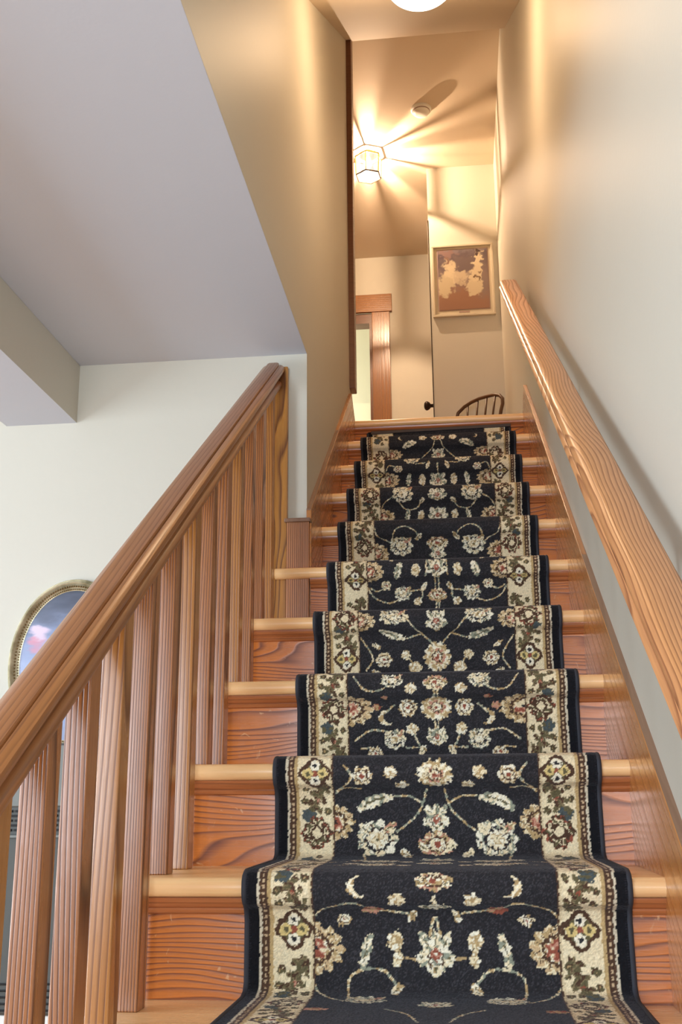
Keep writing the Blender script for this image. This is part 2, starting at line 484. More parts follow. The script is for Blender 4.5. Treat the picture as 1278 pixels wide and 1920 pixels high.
# upper hall
XBL = .338    # left face of the closet block
struct('wall_hall_near', bx(XBL, WR, YN, YN + .1, UP, HC), M['wall'], 'hall wall that carries the framed print')
struct('wall_closet_side', bx(XBL, XBL + .1, YN + .1, YB, UP, HC), M['wall'])
bm = bmesh.new()
dx0, dx1, dz = -.75, -.125, 3.74   # doorway in the far wall (right jamb and head measured)
box(bm, -1.8, dx0, YB, YB + .1, UP, HC); box(bm, dx1, XBL + .1, YB, YB + .1, UP, HC); box(bm, dx0, dx1, YB, YB + .1, dz, HC)
struct('wall_hall_far', bm, M['wall'], 'far wall of the upper hall beside the doorway')
struct('wall_hall_left', bx(-1.9, -1.8, TOPY - .08, 9.6, UP, HC), M['wall'])
struct('wall_hall_return', bx(-1.8, -.13, TOPY - .08, TOPY, UP, HC), M['wall'])
struct('wall_bedroom', bx(-1.8, WR, 8.2, 8.3, UP, HC), paint('bedroom_paint', (226, 226, 204), (220, 221, 198), rough=.7), 'pale green wall seen through the doorway')
# door casing of the far doorway
t = bpy.data.objects.new('trim_2', None); C.objects.link(t); t.location = (dx1, YB, UP); t['kind'] = 'structure'
t['label'] = 'stained wood casing round the far doorway'
obj('side_casing', bx(dx1, .01, YB - .022, YB, UP, 3.655), M['casing'], t, bevel=.003)
obj('side_casing', bx(dx0 - .135, dx0, YB - .022, YB, UP, 3.655), M['casing'], t, bevel=.003)
obj('head_casing', bx(dx0 - .16, .028, YB - .026, YB, 3.656, 3.80), M['casing_h'], t, bevel=.003)
obj('jamb', bx(dx1 - .02, dx1, YB - .001, YB + .11, UP, 3.60), M['lintel'], t)
obj('door_head', bx(dx0, dx1, YB, YB + .1, 3.575, 3.655), M['lintel'], t)
# wood strip that ends the left stair wall at the landing
st = struct('trim_3', bx(-.14, .011, TOPY - .07, TOPY + .012, 1.93, 3.865), M['lintel'], 'narrow dark wood strip closing the end of the left wall', bevel=.004)

# closet door in the side of the block, seen edge-on
d = bpy.data.objects.new('door_1', None); C.objects.link(d); d.location = (XBL, YN + .4, UP); d['kind'] = 'structure'
obj('door_panel', bx(XBL - .006, XBL, YN + .05, YN + .72, UP + .01, 3.78), M['wall'], d)
obj('casing', bx(XBL - .004, XBL + .001, YN - .002, YN + .05, UP, 3.74), M['iron'], d)  # dark strip put in for the shadow gap along this edge
bm = lathe(bmesh.new(), [(.012, 0), (.011, -.018), (.013, -.022), (.022, -.028), (.029, -.04), (.029, -.05), (.02, -.06), (.006, -.063)],
           (XBL - .002, YN + .10, 2.500), 'x', 20)
kn = obj('door_knob', bm, M['iron'], d, smooth=True); kn['label'] = 'dark bronze door knob'

# ================================================================== the staircase
stair = thing('staircase', 'wooden closed staircase with pale treads and orange pine risers rising to the landing', 'staircase', (W / 2, Y0 - 4 * G, FLOOR))
def tread_yz(y, z, depth, r=.0165, th=.033):
    pts = [(y + depth, z), (y + depth, z - th)]
    for i in range(9):
        a = -math.pi / 2 - math.pi * i / 8
        pts.append((y + r + r * math.cos(a), z - r + r * math.sin(a)))
    return pts
for k in range(-4, 10):
    y, z = Y0 + k * G, k * RISE
    xl = -.165 if k <= 3 else (-.106 if k == 4 else .0)
    bm = bmesh.new()
    if k < 9:
        if k == 4:
            prism_x(bm, tread_yz(y, z, 3.087 - y), xl, 0); prism_x(bm, tread_yz(y, z, G + .03), 0, W)
        else: prism_x(bm, tread_yz(y, z, G + .03), xl, W)
        obj('tread', bm, M['tread'], stair, smooth='auto')
    else:
        prism_x(bm, tread_yz(y, z, .12), xl, W)
        o = obj('landing_nosing', bm, M['tread'], stair, smooth='auto')
    xr = -.12 if k <= 3 else 0
    obj('riser', bx(xr, W, y + .03, y + .048, z - RISE, z - .033), M['riser'], stair)
    yz = [(y + .03, z - .033), (y + .03, z - .062), (y + .024, z - .060), (y + .021, z - .054), (y + .022, z - .051), (y + .017, z - .047),
          (y + .012, z - .040), (y + .011, z - .033)]
    bm = bmesh.new(); prism_x(bm, yz, xr, W)
    obj('cove_moulding', bm, M['mould'], stair, smooth='auto')
def skirt(name, x0, x1, ylo, h0, apex_y, label=None):
    """board following the flight: top edge h0 above the nosing line, dying into the landing"""
    line = lambda yy: (yy - Y0) * SL
    yz = [(ylo, line(ylo) - .36), (ylo, line(ylo) + h0), (apex_y, line(apex_y) + h0 + .005), (apex_y + .03, line(apex_y) + h0 - .02), (TOPY + .03, UP), (TOPY + .03, UP - .36)]
    bm = bmesh.new(); prism_x(bm, yz, x0, x1)
    return obj(name, bm, M['skirt'], stair, bevel=.002)
skirt('skirt_board', W, WR, 0.2, .158, TOPY - .115)
skirt('skirt_board', -.015, 0.0, YW - .01, .158, TOPY - .115)
# pale dusty edge strips along the top of the skirt boards
for x0, x1, ylo in ((W + .001, WR, .2), (-.015, -.001, YW - .01)):
    line = lambda yy: (yy - Y0) * SL + .158
    yz = [(ylo, line(ylo)), (TOPY - .12, line(TOPY - .12)), (TOPY - .12, line(TOPY - .12) + .003), (ylo, line(ylo) + .003)]
    bm = bmesh.new(); prism_x(bm, yz, x0, x1)
    obj('skirt_cap', bm, M['cap'], stair)
# outer stringer under the open ends of the lower treads
yz = [(Y0 - 4 * G + .03, FLOOR), (YW - .01, FLOOR), (YW - .01, .9 * RISE * 4)]
bm = bmesh.new()
pts = [(Y0 - 4 * G + .03, FLOOR)]
for k in range(-4, 4):
    pts += [(Y0 + k * G + .03, k * RISE - .034), (Y0 + (k + 1) * G + .03, k * RISE - .034)]
pts += [(YW - .02, 3 * RISE - .034), (YW - .02, FLOOR)]
prism_x(bm, pts, -.15, -.125)
obj('side_panel', bm, M['casing'], stair)
# block and trim where the left wall stands on the flight
obj('newel_block', bx(-.073, -.004, 3.088, 3.14, 3 * RISE, .945), M['block'], stair, bevel=.002)
obj('newel_cap', bx(-.080, .000, 3.084, 3.125, .945, .957), M['cap'], stair, bevel=.002)

# ================================================================== the balustrade
line = lambda yy: (yy - Y0) * SL
BX = -.1185
bal = thing('balustrade', 'stained wood balustrade with square balusters and a heavy moulded handrail on the left side', 'railing', (BX, Y0 - 4 * G, FLOOR))
half = [(0.0, .658), (.012, .658), (.018, .6555), (.0195, .646), (.0215, .650), (.030, .646), (.0355, .640), (.0365, .631), (.0335, .622), (.027, .614), (.020, .607),
        (.0165, .601), (.017, .596), (.024, .592), (.0275, .586), (.0275, .577), (.023, .569), (.016, .565), (0.0, .565)]
prof = [(BX + a, h) for a, h in half] + [(BX - a, h) for a, h in reversed(half[1:-1])]
ya, yb = .45, 3.088
bm = bmesh.new(); prism(bm, [(x, ya, h + line(ya)) for x, h in prof], [(x, yb, h + line(yb)) for x, h in prof])
obj('handrail', bm, M['rail'], bal, smooth='auto')
bw = .0185
ii = 0
for k in range(-4, 4):
    for q in (.065, .2125):
        yf = Y0 + k * G + q
        if yf > 3.06: continue
        if k == -4 and q < .1: pass
        z0 = k * RISE; yc = yf + bw
        bm = bmesh.new()
        x0, x1, y0_, y1_ = BX - bw, BX + bw, yf, yf + .044
        v = [bm.verts.new(p) for p in ((x0, y0_, z0), (x1, y0_, z0), (x1, y1_, z0), (x0, y1_, z0),
             (x0, y0_, line(y0_) + .575), (x1, y0_, line(y0_) + .575), (x1, y1_, line(y1_) + .575), (x0, y1_, line(y1_) + .575))]
        for f in ((0, 3, 2, 1), (4, 5, 6, 7), (0, 1, 5, 4), (1, 2, 6, 5), (2, 3, 7, 6), (3, 0, 4, 7)): bm.faces.new([v[i] for i in f])
        o = obj('baluster', bm, M['bal'] if (ii % 3) else M['balb'], bal, bevel=.002)
        ii += 1
# half newel against the wall
obj('half_newel', bx(-.128, -.073, 3.098, YW - .001, 3 * RISE, 1.462), M['newel'], bal, bevel=.003)
# ================================================================== handrail on the right wall
hr = thing('wall_handrail', 'long varnished oak handrail fixed to the right wall', 'handrail', (.70, .4, line(.4) + .7))
prof = [(.682, .722), (.728, .722), (.736, .715), (.738, .706), (.737, .682), (.730, .674), (.676, .672), (.666, .676), (.662, .684),
        (.664, .692), (.669, .696), (.6665, .701), (.667, .710), (.673, .719)]
ya, yb = .4, 4.16
bm = bmesh.new(); prism(bm, [(x, ya, h + line(ya)) for x, h in prof], [(x, yb, h + line(yb)) for x, h in prof])
obj('rail', bm, M['oak'], hr, smooth='auto')
for yy in (1.62, 2.62, 3.92):
    z = line(yy) + .672
    bm = bmesh.new()
    tube(bm, [(WR - .002, yy, z - .075), (WR - .028, yy, z - .072), (.712, yy, z - .045), (.700, yy, z - .004)], .006, 10)
    lathe(bm, [(.020, 0), (.020, -.004), (.010, -.008)], (WR, yy, z - .075), 'x', 16)
    b_ = obj('bracket', bm, M['brass'], hr, smooth='auto')
    bm = bmesh.new(); box(bm, .668, .720, yy - .016, yy + .016, z - .006, z + .001)
    for v in bm.verts: v.co.z += (v.co.y - yy) * SL
    obj('plate', bm, M['brass'], b_)

# ================================================================== stair runner
MOTIFS = [
('P',-0.002,0.002,0.062,0.033,0),('A',-0.002,-0.045,0.056,0.024,0),('C',-0.131,-0.008,0.024,0.036,20),('F',-0.063,-0.03,0.028,0.025,0),
('V',((-0.209,-0.09),(-0.203,-0.069),(-0.172,-0.046),(-0.135,-0.036),(-0.106,-0.054),(-0.071,-0.06),(-0.044,-0.065))),('G',-0.105,-0.055,0.037,0.018,0),
('f',-0.153,-0.076,0.025,0.02,0),('l',-0.037,-0.069,0.02,0.024,-30),('Q',-0.003,-0.129,0.066,0.074,0),('F',-0.067,-0.11,0.027,0.033,0),('F',-0.064,-0.139,0.018,0.025,0),
('L',-0.116,-0.127,0.027,0.06,-15),('S',-0.194,-0.123,0.048,0.075,0),('V',((-0.144,-0.221),(-0.145,-0.17),(-0.115,-0.154),(-0.085,-0.158),(-0.065,-0.18))),
('l',-0.066,-0.189,0.028,0.029,-30),('R',-0.114,-0.235,0.066,0.052,0),('Q',-0.001,-0.267,0.062,0.048,0),('V',((-0.208,-0.159),(-0.197,-0.193),(-0.15,-0.243))),
('V',((-0.01,-0.103),(-0.001,-0.071))),('V',((-0.049,-0.136),(-0.031,-0.139))),('G',-0.187,-0.314,0.039,0.022,0),('V',((-0.077,-0.307),(-0.042,-0.346),(-0.023,-0.405))),
('M',0.001,0.501,0.072,0.058,0),('F',-0.088,0.507,0.027,0.027,0),('F',-0.066,0.478,0.027,0.022,0),('f',-0.145,0.5,0.04,0.04,0),
('V',((-0.182,0.523),(-0.167,0.497),(-0.199,0.456))),('V',((-0.198,0.46),(-0.175,0.469),(-0.149,0.465))),('B',-0.121,0.433,0.078,0.039,20),
('V',((-0.017,0.463),(-0.03,0.423),(-0.056,0.395),(-0.079,0.379))),('V',((-0.081,0.448),(-0.052,0.447),(-0.027,0.434))),('R',-0.118,0.364,0.081,0.074,0),
('Q',0.003,0.404,0.055,0.058,0),('P',0.002,0.354,0.071,0.048,0),('S',-0.193,0.397,0.039,0.065,0),('l',-0.061,0.332,0.032,0.029,40),('V',((-0.193,0.221),(-0.2123,0.171))),
('V',((-0.145,0.335),(-0.131,0.25),(-0.1,0.168))),('P',0.003,1.035,0.052,0.037,0),('M',0.004,0.968,0.074,0.06,0),('Q',0.003,0.901,0.054,0.041,0),
('V',((0.004,1.02),(0.004,0.992))),('V',((0.004,0.936),(0.003,0.917))),('V',((0.01,0.537),(0.011,0.487))),('f',-0.065,0.968,0.042,0.044,0),
('F',-0.057,1.022,0.027,0.024,0),('F',-0.057,0.918,0.027,0.027,0),('V',((-0.054,0.911),(-0.045,0.889),(-0.035,0.875))),('R',-0.097,0.895,0.05,0.045,0),
('C',-0.119,0.945,0.026,0.036,0),('G',-0.138,0.97,0.02,0.017,0),('S',-0.189,0.965,0.057,0.072,0),('f',-0.143,0.864,0.033,0.03,0),('l',-0.034,0.87,0.024,0.025,-30),
('V',((-0.19,0.893),(-0.155,0.916),(-0.114,0.914))),('V',((-0.176,0.876),(-0.154,0.878))),('V',((-0.071,0.876),(-0.035,0.877))),
('V',((-0.19,1.055),(-0.164,1.021),(-0.13,1.019),(-0.1,1.037))),('R',-0.1,1.041,0.05,0.034,0),('V',((-0.118,0.956),(-0.097,0.975))),('G',-0.119,0.998,0.017,0.015,0),
('M',0.005,1.443,0.07,0.077,0),('Q',0.008,1.548,0.058,0.065,0),('R',-0.111,1.561,0.074,0.042,0),('B',-0.116,1.508,0.074,0.036,-25),
('V',((-0.078,1.556),(-0.042,1.51),(-0.013,1.479))),('f',-0.14,1.438,0.042,0.038,0),('F',-0.082,1.449,0.025,0.025,0),('F',-0.058,1.415,0.034,0.033,0),
('S',-0.191,1.549,0.042,0.053,0),('l',-0.159,1.474,0.026,0.018,60),('V',((-0.2,1.497),(-0.17,1.444),(-0.187,1.41))),('V',((-0.073,1.44),(-0.062,1.425))),
('V',((-0.078,1.494),(-0.042,1.505))),('l',-0.16,1.405,0.03,0.018,70),('Q',0.003,2.075,0.065,0.066,0),('V',((0.006,2.046),(0.005,1.999))),('P',0.004,1.984,0.053,0.04,0),
('V',((0.004,1.969),(0.004,1.945))),('L',-0.112,2.067,0.033,0.056,-15),('F',-0.061,2.067,0.026,0.04,0),('R',-0.101,1.99,0.048,0.044,0),('F',-0.058,1.966,0.025,0.025,0),
('l',-0.037,2.011,0.023,0.027,-30),('f',-0.149,2.016,0.029,0.029,0),('S',-0.187,2.065,0.047,0.067,0),('V',((-0.206,2.016),(-0.186,1.981),(-0.146,1.964),(-0.113,1.972))),
('V',((-0.079,1.998),(-0.049,2.001))),('V',((-0.044,2.001),(-0.044,1.98),(-0.056,1.971))),('V',((-0.196,2.009),(-0.176,1.999),(-0.156,2.009))),
('P',0.002,2.534,0.066,0.044,0),('Q',0.001,2.5,0.055,0.051,0),('R',-0.118,2.527,0.074,0.067,0),
('V',((-0.149,2.543),(-0.137,2.586),(-0.104,2.598),(-0.071,2.58),(-0.058,2.552))),('l',-0.061,2.558,0.026,0.037,-30),('V',((-0.205,2.6),(-0.193,2.565),(-0.154,2.538))),
('V',((-0.029,2.101),(-0.0319,2.051))),('S',-0.192,2.501,0.044,0.067,0),('l',-0.133,2.108,0.02,0.02,30),('Q',0.004,3.109,0.071,0.048,0),('Q',0.006,3.029,0.077,0.06,0),
('R',-0.123,3.114,0.073,0.065,0),('V',((-0.14,3.084),(-0.114,3.052),(-0.073,3.057),(-0.053,3.091))),('l',-0.056,3.085,0.027,0.032,-30),('L',-0.108,3.025,0.028,0.049,-10),
('F',-0.06,3.027,0.024,0.04,0),('S',-0.187,3.025,0.049,0.057,0),('V',((-0.206,3.05),(-0.185,3.087),(-0.16,3.105))),('Q',-0,3.568,0.07,0.066,0),
('V',((0.002,3.642),(0,3.605))),('f',-0.153,3.622,0.032,0.028,0),('S',-0.191,3.573,0.053,0.066,0),('L',-0.112,3.573,0.03,0.053,-10),('F',-0.061,3.571,0.026,0.048,0),
('l',-0.037,3.635,0.026,0.032,-20),('V',((-0.202,3.61),(-0.188,3.637),(-0.157,3.628))),('V',((-0.082,3.641),(-0.047,3.644))),('Q',0.004,4.091,0.059,0.057,0),
('R',-0.1,3.666,0.062,0.048,0),('B',-0.119,4.138,0.066,0.043,25),('V',((-0.009,4.173),(-0.025,4.121),(-0.069,4.077))),('S',-0.193,4.096,0.053,0.048,0),
('F',-0.063,4.17,0.034,0.023,0),('P',0.007,4.169,0.057,0.023,0),('C',-0.161,4.172,0.038,0.019,60),]

PR = [(.018, -.172), (.018, -.07), (.010, -.052), (-.008, -.042), (-.015, -.026), (-.015, -.006), (-.006, .009), (.010, .014), (.282, .014), (.302, .019), (.311, .024)]


def runner_path():
    p = []
    for k in range(-4, 9):
        for dy, dz in PR:
            p.append((Y0 + k * G + dy, k * RISE + dz))
    p.append((Y0 + 9 * G + .018, 8 * RISE + .145))
    p = np.array(p); s = np.r_[0, np.cumsum(np.hypot(*np.diff(p, axis=0).T))]
    s -= s[4 * len(PR) + 5]
    return p, s


P_, S_ = runner_path()
XC = .3785; HWX = .322
step = .002
sv = np.arange(S_[0] + .18, S_[-1], step); xv = np.linspace(-HWX, HWX, 323)
ns, nx = len(sv), len(xv)
rng = np.random.default_rng(7)


def smooth_noise(ns, nx, cell):
    a = rng.random((int(ns / cell) + 3, int(nx / cell) + 3))
    i = np.arange(ns) / cell; j = np.arange(nx) / cell
    i0 = i.astype(int); j0 = j.astype(int); fi = (i - i0)[:, None]; fj = (j - j0)[None, :]
    A = a[i0][:, j0]; B = a[i0 + 1][:, j0]; Cc = a[i0][:, j0 + 1]; Dd = a[i0 + 1][:, j0 + 1]
    return A * (1 - fi) * (1 - fj) + B * fi * (1 - fj) + Cc * (1 - fi) * fj + Dd * fi * fj


XX, SS = np.meshgrid(xv, sv)
jx = (smooth_noise(ns, nx, 1.6) - .5) * .0062; js = (smooth_noise(ns, nx, 1.6) - .5) * .0062
XJ, SJ = XX + jx, SS + js
tint = smooth_noise(ns, nx, 2.8)           # picks yarns inside a motif
tint2 = smooth_noise(ns, nx, 3.0)


def L3(c): return np.array(lin(c))


BLACK, CREAM, TAN, LIGHT, SAGE, RUST, BROWN, OLIVE, ROSE, SLATE = [L3(c) for c in (
    (40, 38, 40), (226, 208, 170), (176, 148, 104), (232, 222, 196), (140, 142, 122), (142, 78, 60), (78, 56, 42), (96, 88, 62), (190, 136, 112), (74, 82, 82))]
img = np.empty((ns, nx, 3)); img[:] = BLACK


def win(x, s, r):
    i0 = max(0, int((s - r - sv[0]) / step)); i1 = min(ns, int((s + r - sv[0]) / step) + 2)
    j0 = max(0, int((x - r + HWX) / (2 * HWX) * (nx - 1))); j1 = min(nx, int((x + r + HWX) / (2 * HWX) * (nx - 1)) + 2)
    return slice(i0, i1), slice(j0, j1)


def put(w, mask, col):
    v = img[w]; v[mask] = col[mask] if getattr(col, 'ndim', 1) == 3 else col


def yarn(w, cols, th=(.42, .60)):
    t = tint[w][..., None]; a, b, c = cols
    return np.where(t < th[0], a, np.where(t < th[1], b, c))


def flower(x, s, w, h, lobes, palette, core, ring=True, rot=0.0, half=0):
    r = max(w, h) / 2 * 1.15; q = win(x, s, r)
    if XX[q].size == 0: return
    dx = (XJ[q] - x) / (w / 2); ds = (SJ[q] - s) / (h / 2)
    R = np.hypot(dx, ds); T = np.arctan2(ds, dx) + rot
    edge = .76 + .28 * np.abs(np.cos(T * lobes / 2)) ** .6
    ok = R < edge
    if half: ok &= (dx * half > -.05)
    put(q, ok, yarn(q, palette))
    if ring:
        e2 = .56 + .10 * np.abs(np.sin(T * lobes / 2))
        m = ok & (R < e2) & (R > e2 - .13)
        put(q, m, BROWN if core is RUST else BLACK)
        m = ok & (R < e2 - .13); put(q, m, yarn(q, (palette[2], LIGHT, palette[0])))
        sp = ok & (np.abs(np.sin(T * lobes / 2 + .6)) < .16) & (R > .3) & (R < .85)
        put(q, sp, BROWN)
    put(q, ok & (R < .22), core)


def leaf(x, s, ln, wd, ang, bend=0.0, palette=None):
    palette = palette or (TAN, CREAM, SAGE)
    r = ln * .62 + wd; q = win(x, s, r)
    if XX[q].size == 0: return
    a = ang * D2R; dx = XJ[q] - x; ds = SJ[q] - s
    u = (dx * math.cos(a) + ds * math.sin(a)) / (ln / 2); v = (-dx * math.sin(a) + ds * math.cos(a)) / (wd / 2)
    v = v - bend * (1 - u * u)
    prof = np.sqrt(np.clip(1 - u * u, 0, 1)) * (.78 + .30 * np.abs(np.sin(u * 8)))
    ok = (np.abs(u) < 1) & (np.abs(v) < prof)
    put(q, ok, yarn(q, palette))
    put(q, ok & (np.abs(v) < .14) & (np.abs(u) < .6), OLIVE)


def vine(pts, wd=.0020, col=None):
    col = TAN if col is None else col
    p = [np.array(a, float) for a in pts]
    if len(p) > 2:
        e = [2 * p[0] - p[1]] + p + [2 * p[-1] - p[-2]]; o = []
        for i in range(1, len(e) - 2):
            for t in np.linspace(0, 1, 12, endpoint=False):
                o.append(.5 * ((2 * e[i]) + (-e[i - 1] + e[i + 1]) * t + (2 * e[i - 1] - 5 * e[i] + 4 * e[i + 1] - e[i + 2]) * t * t
                               + (-e[i - 1] + 3 * e[i] - 3 * e[i + 1] + e[i + 2]) * t ** 3))
        o.append(p[-1]); p = o
    for a, b in zip(p[:-1], p[1:]):
        d = b - a; ln = float(np.hypot(*d)) or 1e-6
        q = win((a[0] + b[0]) / 2, (a[1] + b[1]) / 2, ln / 2 + wd * 2)
        if XX[q].size == 0: continue
        px, ps = XX[q] + jx[q] * .45 - a[0], SS[q] + js[q] * .45 - a[1]
        t = np.clip((px * d[0] + ps * d[1]) / ln ** 2, 0, 1)
        m = np.hypot(px - d[0] * t, ps - d[1] * t) < wd * (.7 + .6 * tint2[q])
        put(q, m, yarn(q, (TAN, CREAM, SAGE)))


def motif(m, sx):
    k = m[0]
    if k == 'V':
        vine([(sx * a, b) for a, b in m[1]]); return
    x, s, w, h, ang = m[1:]
    x *= sx; ang *= sx; z = .004
    CT = (CREAM, LIGHT, TAN); CR = (CREAM, TAN, ROSE); CS = (LIGHT, CREAM, SAGE)
    if k == 'M':
        flower(x, s, w, h, 14, (TAN, CREAM, LIGHT), RUST, ring=False)
        flower(x, s, w * .62, h * .62, 8, CR, RUST)
    elif k == 'Q':
        for a in (-1, 0, 1):
            leaf(x + a * w * .22, s + h * .18, h * .62, w * .26, 90 - a * 28, 0, CS)
        for a in (-1, 1):
            leaf(x + a * w * .28, s - h * .12, w * .42, h * .34, a * 20, 0, CS)
        flower(x, s - h * .12, w * .6, h * .62, 6, CS, RUST, ring=True)
        flower(x, s - h * .02, w * .24, h * .26, 5, (RUST, ROSE, RUST), LIGHT, ring=False)
        leaf(x, s - h * .36, h * .26, w * .3, 90, 0, CT)
    elif k == 'P':
        flower(x, s, w, h, 7, (CREAM, ROSE, TAN), RUST, rot=.6)
        for a in (-1, 1): leaf(x + a * w * .38, s - h * .1, w * .36, h * .3, a * 35, 0, CT)
    elif k == 'A':
        leaf(x, s, w, h * .6, 0, -.2, CS); leaf(x, s + h * .5, h * .9, w * .14, 90, 0, CT)
    elif k == 'F':
        flower(x, s, w, h, 5, (CREAM, TAN, LIGHT), TAN, ring=False)
    elif k == 'G':
        flower(x, s, w, h, 5, (ROSE, TAN, RUST), TAN, ring=False)
    elif k == 'f':
        flower(x, s, w, h, 6, (CREAM, TAN, LIGHT), RUST, ring=True)
    elif k == 'R':
        flower(x, s, w, h, 9, (CREAM, SAGE, LIGHT), ROSE, ring=True)
        flower(x, s, w * .36, h * .36, 5, (CREAM, TAN, LIGHT), OLIVE, ring=False)
        leaf(x + w * .30, s + h * .30, w * .4, h * .22, 40 if sx > 0 else 40, 0, CR)
        leaf(x - w * .30, s + h * .26, w * .36, h * .22, 140, 0, CT)
    elif k == 'S':
        xe = math.copysign(.2035, x)
        flower(xe, s, w * 2.0, h * 1.05, 13, (TAN, CREAM, L3((196, 166, 124))), RUST, half=-1 if x > 0 else 1)
        flower(xe, s, w * .9, h * .45, 7, (RUST, ROSE, CREAM), BLACK, half=-1 if x > 0 else 1, ring=False)
    elif k == 'L':
        leaf(x, s, h, w * .62, 90 + ang, .15 * sx, CS)
    elif k == 'l':
        leaf(x, s, max(w, h), min(w, h) * .6, 90 + ang, 0, CT)
    elif k == 'B':
        leaf(x, s, w, h * .62, ang, .55 if m[5] > 0 else -.3, CS)
    elif k == 'C':
        q = win(x, s, h)
        if XX[q].size == 0: return
        dx, ds = (XJ[q] - x) * sx, SJ[q] - s
        o1 = np.hypot(dx - w * .15, ds) < h * .5; o2 = np.hypot(dx - w * .15 - h * .26, ds - h * .08) > h * .46
        put(q, o1 & o2, yarn(q, CT))


# hidden stretches of the treads carry the same kind of motif
EXTRA = []
for k in range(-4, 8):
    b = k * .52129
    if k in (-1,): offs = (.20,)
    else: offs = (.12, .22)
    for o_ in offs:
        if k <= -2 or k >= 0:
            EXTRA += [('Q', 0, b + o_ + .06, .07, .07, 0), ('R', -.105, b + o_ + .02, .07, .065, 0), ('F', -.055, b + o_, .026, .026, 0),
                      ('f', -.15, b + o_ + .05, .034, .034, 0), ('V', [(-.19, b + o_), (-.15, b + o_ + .02), (-.11, b + o_ + .05)])]
for k in (-2, -3, -4):
    b = k * .52129
    EXTRA += [('M', 0, b - .05, .07, .07, 0), ('S', -.19, b - .1, .05, .07, 0), ('R', -.1, b - .12, .07, .07, 0)]
MM = EXTRA + MOTIFS
for m in [m for m in MM if m[0] == 'V'] + [m for m in MM if m[0] != 'V']:
    if m[0] == 'V':
        motif(m, 1)
        motif(m, -1)
    elif abs(m[1]) < .02:
        motif((m[0], 0.0) + tuple(m[2:]), 1)
    else:
        motif(m, 1); motif(m, -1)

# side borders
AX = np.abs(XX + jx * .5); SB = SS
BI = .2045                                       # inner line of the border
band = (AX > BI) & (AX < HWX - .024)
img[band] = CREAM
t3 = smooth_noise(ns, nx, 2.2)
img[band & (t3 > .62)] = L3((224, 208, 172))
img[(AX > BI - .0015) & (AX < BI + .0015)] = BROWN
img[(AX > BI + .0015) & (AX < BI + .0055)] = L3((206, 186, 148))
img[(AX > .2745) & (AX < .281)] = L3((184, 156, 108))
img[(AX > .281) & (AX < .294)] = BROWN
dots = (AX > .2855) & (AX < .2895) & ((SS % .0105) < .0052)
img[dots] = L3((196, 168, 132))
img[(AX > .294) & (AX < .2985)] = L3((206, 194, 168))
img[(AX > .2985)] = L3((20, 20, 24))
bind = (AX > .314); img[bind] = np.where(((SS % .0042) < .0021)[bind][:, None], L3((16, 16, 20)), L3((38, 38, 44)))


def border(kind, s, sgn, flip=1):
    x = .2395 * sgn
    if kind == 'clover':
        q = win(x, s, .04)
        dx, ds = (XJ[q] - x), SJ[q] - s; R = np.hypot(dx / .032, ds / .034); T = np.arctan2(ds, dx)
        e = .92 + .12 * np.cos(4 * T)
        put(q, R < e, BROWN); put(q, R < e - .24, CREAM); put(q, R < .62, OLIVE)
        for a in range(4):
            cx, cs = .0145 * math.cos(a * math.pi / 2), .0155 * math.sin(a * math.pi / 2)
            r = np.hypot(dx - cx, ds - cs)
            put(q, r < .0100, LIGHT if a % 2 else L3((206, 182, 120))); put(q, r < .0046, BLACK if a % 2 else OLIVE)
        put(q, R < .16, RUST)
    elif kind == 'diamond':
        q = win(x, s, .04)
        dx, ds = (XJ[q] - x), SJ[q] - s; R = (np.abs(dx) / .034) ** 1.4 + (np.abs(ds) / .036) ** 1.4
        T = np.arctan2(ds, dx); e = .9 + .12 * np.cos(10 * T)
        put(q, R < e, yarn(q, (BROWN, RUST, BROWN), (.5, .64))); put(q, R < e - .25, yarn(q, (OLIVE, CREAM, BROWN), (.40, .58)))
        put(q, R < .32, BROWN); put(q, R < .18, CREAM)
    elif kind == 'leaf':
        f = flip; tg = (OLIVE, L3((128, 112, 82)), BROWN)
        for t in (-1.0, -.35, .3):
            leaf(x + .013 * t * sgn, s + .030 * t * f, .034, .017, (62 * f) * sgn, 0, tg)
            leaf(x + (.013 * t - .009) * sgn, s + (.030 * t + .012) * f, .018, .011, (110 * f) * sgn, 0, tg)
            leaf(x + (.013 * t + .010) * sgn, s + (.030 * t - .004) * f, .018, .011, (15 * f) * sgn, 0, tg)
        flower(x + .015 * sgn, s + .030 * f, .030, .030, 5, (SLATE, SLATE, OLIVE), SLATE, ring=False)
        leaf(x - .002 * sgn, s - .002, .010, .006, 60 * sgn, 0, (RUST, ROSE, RUST))
        for ex, es in ((-.022, .024), (.021, -.022), (-.022, -.030), (.026, .002), (-.006, .044)):
            flower(x + ex * sgn, s + es * f, .015, .015, 5, (OLIVE, BROWN, OLIVE), TAN, ring=False)


SEQ = [('clover', -.092), ('diamond', -.264), ('clover', .506), ('diamond', .377), ('diamond', .966), ('diamond', 1.558), ('clover', 1.4416),
       ('clover', 2.039), ('diamond', 2.524), ('diamond', 3.115), ('clover', 3.597), ('diamond', 4.085), ('clover', .18), ('diamond', .06),
       ('clover', .82), ('diamond', .69), ('clover', 1.10), ('diamond', 1.28), ('clover', 1.70), ('diamond', 1.84), ('diamond', 2.17), ('clover', 2.34),
       ('clover', 2.66), ('diamond', 2.80), ('clover', 2.98), ('clover', 3.28), ('diamond', 3.44), ('diamond', 3.75), ('clover', 3.93),
       ('clover', -.40), ('diamond', -.55), ('clover', -.70), ('diamond', -.85), ('clover', -1.0), ('diamond', -1.15), ('clover', -1.3), ('diamond', -1.45),
       ('clover', -1.6), ('diamond', -1.75), ('clover', -1.9), ('clover', 4.30)]
ss = sorted(SEQ, key=lambda q: q[1])
